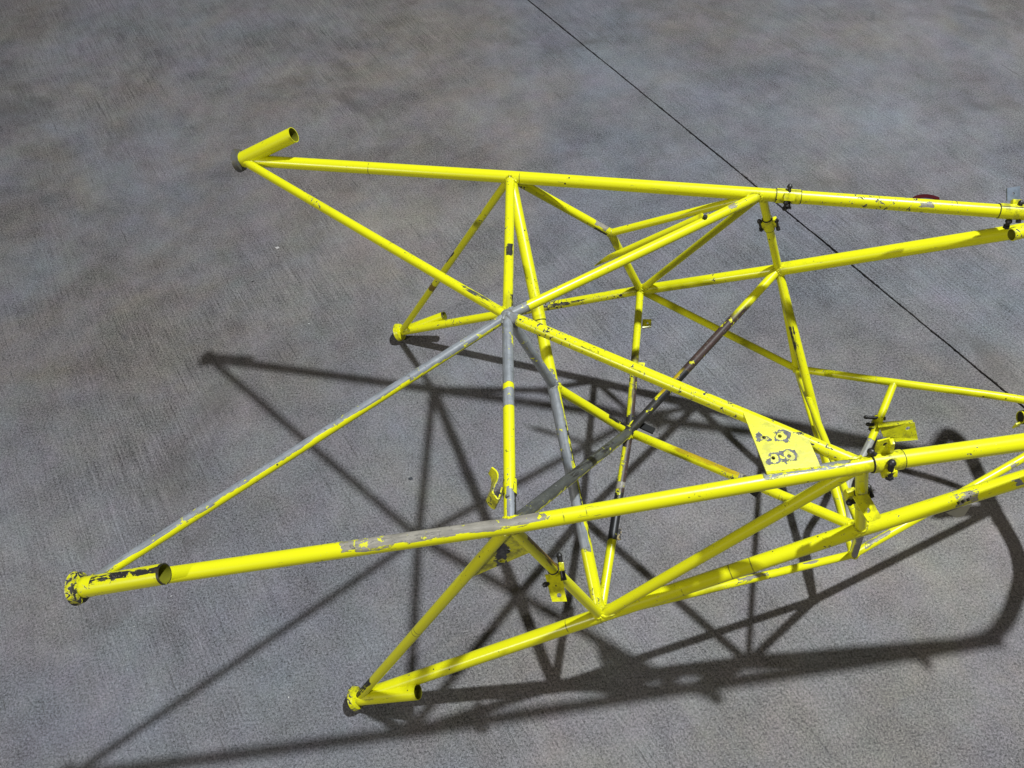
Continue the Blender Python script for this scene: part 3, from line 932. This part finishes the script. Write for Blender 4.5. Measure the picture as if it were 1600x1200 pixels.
# far upper tube at the right end, with a small zinc bracket
c = lerp('F', 'FF', 0.588)
k = clamp(c, ax, 0.0128, 0.055, PAINT_WORN, -1.35)
pl = plate("zinc_bracket", D['rear_plate'], 0.003, ZINC, k, [((0.9283, 1.106, 0.6925), 0.0022)])
ear(k, c, (0, 0.7, 0.7), ax, 0.012, (0.016, 0.012, 0.012))
bolt(k, c + V((0.006, 0.004, 0.016)), c + V((0.006, -0.016, -0.012)), 0.003, 0.005)
bolt(k, c + V((-0.008, -0.010, -0.014)), c + V((-0.008, -0.012, -0.027)), 0.004, 0.0062)
# short open tube beside it
st = tube("stub_tube", [V((0.866, 0.983, 0.715)), V((0.966, 1.001, 0.722))], 0.0110, PAINT_WORN, frame, wall=True)
# far upright
ax = P['L'] - P['F']
c = lerp('F', 'L', 0.365)
k = clamp(c, ax, 0.0096, 0.030, PAINT, 0.6, False)
for s in ((-1, 0.05, 0), (1, -0.05, 0.05)):
    ear(k, c, s, ax, 0.009, (0.022, 0.010, 0.010))
    n = V(s)
    q = c + n * 0.0165
    dd = ax.normalized()
    bolt(k, q - dd * 0.010 + V((0, -.003, 0)), q + dd * 0.014 + V((0, -.004, 0)), 0.0028, 0.0048)
# near upper tube
ax = P['HH'] - P['H']
c = lerp('H', 'HH', 0.052)
k = clamp(c, ax, 0.0136, 0.046, paint("clamp_scuffed", chips=1.2, grime=1.6), 2.75)
ear(k, c + V((-0.002, 0, -0.004)), (0, -0.9, -0.1), ax, 0.0110, (0.014, 0.011, 0.020), PAINT)
bolt(k, D['h_bolt'][0] + V((0, -0.014, 0.004)), D['h_bolt'][1] + V((0, -0.002, 0.004)), 0.0046, 0.0064, nut=True)
pl = plate("clamp_plate", [c + V((-0.022, 0.005, 0.010)), c + V((-0.021, 0.013, 0.038)), c + V((-0.003, 0.016, 0.040)), c + V((0.006, 0.008, 0.012))], 0.0028, PAINT_WORN, k,
           [(c + V((-0.008, 0.012, 0.030)), 0.004)])
block("plate_flange", c + V((0.0015, 0.010, 0.026)), ((1, 0, 0.25), (0, 1, 0), (-0.25, 0, 1)), (0.006, 0.010, 0.028), PAINT_WORN, k, 0.001)
bolt(k, c + V((-0.0245, 0.008, 0.016)), c + V((-0.019, 0.004, 0.013)), 0.0045, 0.0062, nut=False)
c = lerp('H', 'HH', 0.64)
k = clamp(c, ax, 0.0136, 0.046, PAINT_WORN, 2.75)
ear(k, c, (0, -0.9, -0.1), ax, 0.0110, (0.014, 0.011, 0.020), PAINT)
bolt(k, c + V((0.004, -0.020, 0.012)), c + V((0.004, -0.030, -0.024)), 0.0050, 0.0070)
c = lerp('H', 'HH', 0.056)
ax = P['HH'] - P['H']
ear(k, c, (0, -0.5, -0.8), ax, 0.0110, (0.016, 0.011, 0.030), PAINT_WORN)
# near upright with its long drilled strap
ax = P['N'] - P['H']
c = lerp('H', 'N', 0.50)
k = clamp(c, ax, 0.0102, 0.042, PAINT, 0.3, False)
pl = plate("clamp_plate", [V((0.507, 0.564, 0.605)), V((0.531, 0.568, 0.605)), V((0.549, 0.536, 0.585)), V((0.527, 0.529, 0.585))], 0.0028, paint("strap_paint", chips=1.0), k, [(V((0.528, 0.545, 0.595)), 0.0042)], jag=0.0006)
bolt(k, D['hn_lever'][0], D['hn_lever'][2], 0.0040, 0.0050)
bolt(k, D['hn_bolt'][0], D['hn_bolt'][1], 0.0040, 0.0056, nut=False)
block("clamp_ear", D['hn_block'][0] + V((0.003, 0, 0)), ((1, .2, 0), (-.2, 1, 0), (0, 0, 1)), (0.016, 0.014, 0.018), PAINT_WORN, k, 0.002)
# near side brace with strap
ax = P['M'] - P['G']
c = lerp('G', 'M', 0.455)
k = clamp(c, ax, 0.0096, 0.026, PAINT_WORN, 1.0)
pl = plate("clamp_plate", D['gm_plate'], 0.0028, paint("strap_paint_worn", chips=1.3), k, [(D['gm_hole'][0], 0.0036)], jag=0.0008)
bolt(k, D['gm_bolt'][0], D['gm_bolt'][1] + V((0, 0, -0.004)), 0.0044, 0.0052)
block("clamp_ear", D['gm_bolt'][0].lerp(D['gm_bolt'][1], 0.45), ((0, .8, .4), (1, 0, 0), (0, -.4, .8)), (0.014, 0.009, 0.009), PAINT_WORN, k, 0.0015)
bolt(k, D['gm_bolt2'][0], D['gm_bolt2'][1], 0.0034, 0.0046, nut=False)
# bent tube with channel bracket
ts = D['t_sleeve']
ax = ts[1] - ts[0]
c = ts[0].lerp(ts[1], 0.5)
k = clamp(c, ax, 0.0084, 0.034, PAINT_WORN, 2.6)
plate("clamp_plate", D['t_top'], 0.0022, PAINT, k, jag=0.0006)
D['t_web'] = [V((0.7793, 0.9126, 0.224)), V((0.8558, 0.9201, 0.224)), V((0.8706, 0.8961, 0.188)), V((0.7934, 0.9064, 0.196))]
D['t_low'] = [D['t_web'][3], D['t_web'][2], V((0.8226, 0.8958, 0.186))]
plate("clamp_plate", D['t_web'], 0.0022, paint("channel_paint", chips=0.9), k, [(D['t_hole'][0], 0.0050)])
plate("clamp_plate", D['t_low'], 0.0022, PAINT, k)
bolt(k, D['t_bolt'][0], D['t_bolt'][1], 0.0036, 0.0046)
bolt(k, D['t_nut'][0] + V((-0.004, 0, 0)), D['t_nut'][1], 0.0036, 0.0048, nut=False)
# plain sleeve halfway down the long brace
d = (P['M'] - P['E']).normalized()
rg = V((0.0589, 1.0356, 0.5220))
k = clamp(rg, d, 0.0116, 0.030, PAINT, 0.0, False)
block("clamp_ear", rg + V((-0.006, 0.010, -0.018)), (d, d.cross(V((0, 0, 1))), d.cross(d.cross(V((0, 0, 1))))), (0.014, 0.008, 0.020), PAINT_WORN, k, 0.001)

# ---- gusset plates
gh = [V((0.3695, 0.6304, 0.6757)), V((0.3928, 0.6303, 0.6768)), V((0.3754, 0.5950, 0.6751)), V((0.3985, 0.5960, 0.6762))]
lift = V((0, 0, 0.0088))
plate("gusset_plate", [V((0.3480, 0.6790, 0.6761)) + lift, V((0.4335, 0.6186, 0.6784)) + lift, V((0.4390, 0.5715, 0.6774)) + lift, V((0.3615, 0.5660, 0.6737)) + lift], 0.0030,
      paint("gusset_paint", chips=0.0, grime=0.2, holes=[tuple(h + lift) for h in gh]), frame, [(h + lift, 0.0030) for h in gh])
g2 = [V((-0.0191, 0.5232, 0.5824)), V((-0.0324, 0.5206, 0.5498)), V((-0.0606, 0.5185, 0.5589)), V((-0.0757, 0.5158, 0.5279))]
plate("gusset_plate", [V((-0.022, 0.526, 0.640)), V((0.004, 0.5252, 0.620)), V((0.0098, 0.5250, 0.5648)), V((-0.0845, 0.5140, 0.5053)), V((-0.076, 0.5165, 0.545))], 0.0030,
      paint("gusset_paint_worn", chips=1.2, grime=1.4, holes=[tuple(h) for h in g2[1:2]]), frame, [(h, 0.0040) for h in g2])

# weld fillet along the gusset edge on the near longeron
bm = bmesh.new()
a, b = V((0.360, 0.5715, 0.6835)), V((0.440, 0.5730, 0.6865))
pts = [a.lerp(b, i / 30) for i in range(31)]
sweep(bm, pts, [0.0026 * (1 + 0.22 * math.sin(i * 2.2)) for i in range(31)], 8)
link("weld_bead", bm, WELDM, frame)


# ---- small tabs
def tab(key, hole=0.0022, mat=None):
    c = D[key]
    o = plate("bracket_tab", c, 0.0022, mat or PAINT_WORN, frame, [(c[0] * .2 + c[1] * .32 + c[2] * .28 + c[3] * .2, hole)])
    lo = [c[3], c[2], c[2] + V((0, -0.002, 0.006)), c[3] + V((0, -0.002, 0.006))]
    plate("tab_lip", lo, 0.0022, mat or PAINT_WORN, o)


tab('kp_tab')
tab('kp_tab2')
tab('pm_tab', 0.0025, paint("tab_rusty", [(-1, 2, (0.30, 0.20, 0.03), UP, 0.2, 0.4)], chips=2.4))
plate("bracket_tab", [V((0.2548, 0.9247, 0.292)), V((0.2898, 0.9001, 0.292)), V((0.2827, 0.8882, 0.292)), V((0.2460, 0.9125, 0.292))], 0.004, BLACKP, frame)  # flat near-black plate added beside the joint as a dark patch
# lug at the foot of the hoop
block("hoop_fitting", V((1.139, 0.850, 0.318)), ((0, 1, 0.3), (1, 0, 0), (0, -0.3, 1)), (0.075, 0.030, 0.034), PAINT_WORN, frame, 0.006)
# tab under the floor brace
q = lerp('P', 'N', 0.60)
block("bracket_tab", q + V((-0.004, -0.004, -0.016)), ((0.7, -.7, 0), (.7, .7, 0), (0, 0, 1)), (0.018, 0.004, 0.022), BLACKP, frame, 0.001)

# ---- torn strap curled round the near cross tube
bm = bmesh.new()
path = resample(D['strap'], 0.003, True)
h = 0.013
prev = None
rows = []
for i, p in enumerate(path):
    t = (path[min(i + 1, len(path) - 1)] - path[max(i - 1, 0)]).normalized()
    n = V((-t.y, t.x, 0)).normalized() * 0.0011
    tw = V((0.45 * h, 0.12 * h, 0.0)) * (0.5 + 0.5 * math.sin(i * 0.16))
    hh = h * (0.55 + 0.45 * min(1, i / 9)) * (1 + random.uniform(-.06, .06))
    rows.append([bm.verts.new(p + n + tw + V((0, 0, hh))), bm.verts.new(p + n - tw - V((0, 0, hh))),
                 bm.verts.new(p - n - tw - V((0, 0, hh))), bm.verts.new(p - n + tw + V((0, 0, hh)))])
for A, B in zip(rows, rows[1:]):
    for s in range(4):
        bm.faces.new((A[s], A[(s + 1) % 4], B[(s + 1) % 4], B[s]))
bm.faces.new(rows[0])
bm.faces.new(list(reversed(rows[-1])))
bmesh.ops.recalc_face_normals(bm, faces=bm.faces)
sp = link("torn_strap", bm, paint("strap_torn_paint", chips=2.2, grime=1.6), frame, label="torn metal strap curling away from the cross tube")
k = clamp(V((-0.0125, 0.590, 0.6543)), P['G'] - P['J'], 0.0094, 0.026, PAINT_WORN, 0.8, False)

# ---- end of a short tube in the middle of the rear bay
st = tube("stub_tube", D['stick'], 0.0130, PAINT_WORN, frame, wall=True)
k = clamp(D['stick'][1] + V((0.012, 0, -0.0005)), D['stick'][0] - D['stick'][1], 0.0132, 0.016, SEAM, 0, False)
block("bracket_tab", D['stick'][1] + V((-0.004, -0.010, -0.012)), ((1, .3, 0), (-.3, 1, 0), (0, 0, 1)), (0.016, 0.004, 0.016), PAINT_WORN, frame, 0.001)

# ------------------------------------------------------------------ loose things on the frame
tg = D['tag']
tape = plate("tape_tag", [tg[0], tg[1], tg[2], tg[3]], 0.0006, plain("masking_tape", (0.30, 0.29, 0.25), 0.7, 0, 0.2, 30), None, jag=0.0004)
tape["label"] = "greyish beige tape tag with small dark marks hanging under the near lower tube"
tape["category"] = "tag"
ink = plain("ink", (0.02, 0.018, 0.01), 0.6)
na = (P['NN'] - P['N']).normalized()
for i, (f, w) in enumerate(((0.212, 0.0022), (0.222, 0.0040), (0.2335, 0.0028))):
    cpt = lerp('N', 'NN', f) + V((0, -0.0098, 0.0068)) * 1.03
    out = V((0, -0.82, 0.57))
    block("ink_mark", cpt + out * 0.0016, (na, out.cross(na), out), (w, 0.0052, 0.0010), ink, tape, 0.0003)

rd = D['red']
bm = bmesh.new()
rows = []
for i in range(17):
    t = i / 16
    p = rd[0].lerp(rd[3], t) + V((0, 0.006 * math.sin(math.pi * t), 0.003 * math.sin(math.pi * t)))
    hw = 0.0034 * min(1, t * 5) * (1 if t < .97 else .8)
    rows.append([bm.verts.new(p + V((0, hw * 0.8, hw * 0.5))), bm.verts.new(p + V((0, hw * 0.8, hw * 0.5 - 0.001))),
                 bm.verts.new(p + V((0, -hw * 0.9, -hw * 0.5 - 0.001))), bm.verts.new(p + V((0, -hw * 0.9, -hw * 0.5)))])
for A, B in zip(rows, rows[1:]):
    for s in range(4):
        bm.faces.new((A[s], A[(s + 1) % 4], B[(s + 1) % 4], B[s]))
bmesh.ops.recalc_face_normals(bm, faces=bm.faces)
rs = link("red_strip", bm, plain("dark_red_strip", (0.050, 0.004, 0.007), 0.8, 0, 0.5), None)
rs.data.materials[0].node_tree.nodes["Principled BSDF"].inputs["Specular IOR Level"].default_value = 0.1
rs["label"] = "dark red strip stuck behind the far upper tube near the right edge"
rs["category"] = "strip"

# ------------------------------------------------------------------ grit on the floor
bm = bmesh.new()
rng = random.Random(11)
for i in range(420):
    x, y = rng.uniform(-1.3, 1.9), rng.uniform(0.1, 3.3)
    r = rng.choice((0.0007, 0.0009, 0.0012)) * rng.uniform(.7, 1.3)
    mtx = Matrix.Translation((x, y, r * 0.3)) @ Matrix.Rotation(rng.uniform(0, 6.28), 4, 'Z') @ Matrix.Diagonal((r * 1.5, r, r * .5, 1))
    bmesh.ops.create_icosphere(bm, subdivisions=1, radius=1.0, matrix=mtx)
g = link("floor_grit", bm, plain("grit", (0.30, 0.29, 0.28), 0.8, 0, 0.8, 9), None)
g["kind"] = "stuff"
g["label"] = "tiny specks of grit scattered over the concrete floor"
for (x, y), c, lab, s in (((-0.6726, 1.7891), (0.45, 0.43, 0.42), "small pale paint flake lying on the floor left of the frame", 0.0062),
                          ((-0.7281, 1.6603), (0.035, 0.033, 0.035), "small dark crumb lying on the floor left of the pale flake", 0.0034),
                          ((-0.2580, 0.9810), (0.030, 0.034, 0.042), "dark blue grey crumb on the floor between the frame shadows", 0.0052)):
    bm = bmesh.new()
    bmesh.ops.create_icosphere(bm, subdivisions=2, radius=1.0)
    for v in bm.verts:
        n = v.co.copy()
        v.co = V((x, y, s * 0.25)) + V((n.x * s, n.y * s * 0.7, n.z * s * 0.3)) * (1 + 0.3 * math.sin(n.x * 5 + n.y * 7))
    o = link("flake" if s > 0.006 else "crumb", bm, plain("flake" + str(s), c, 0.7), None)
    o["label"] = lab
    o["category"] = "debris"
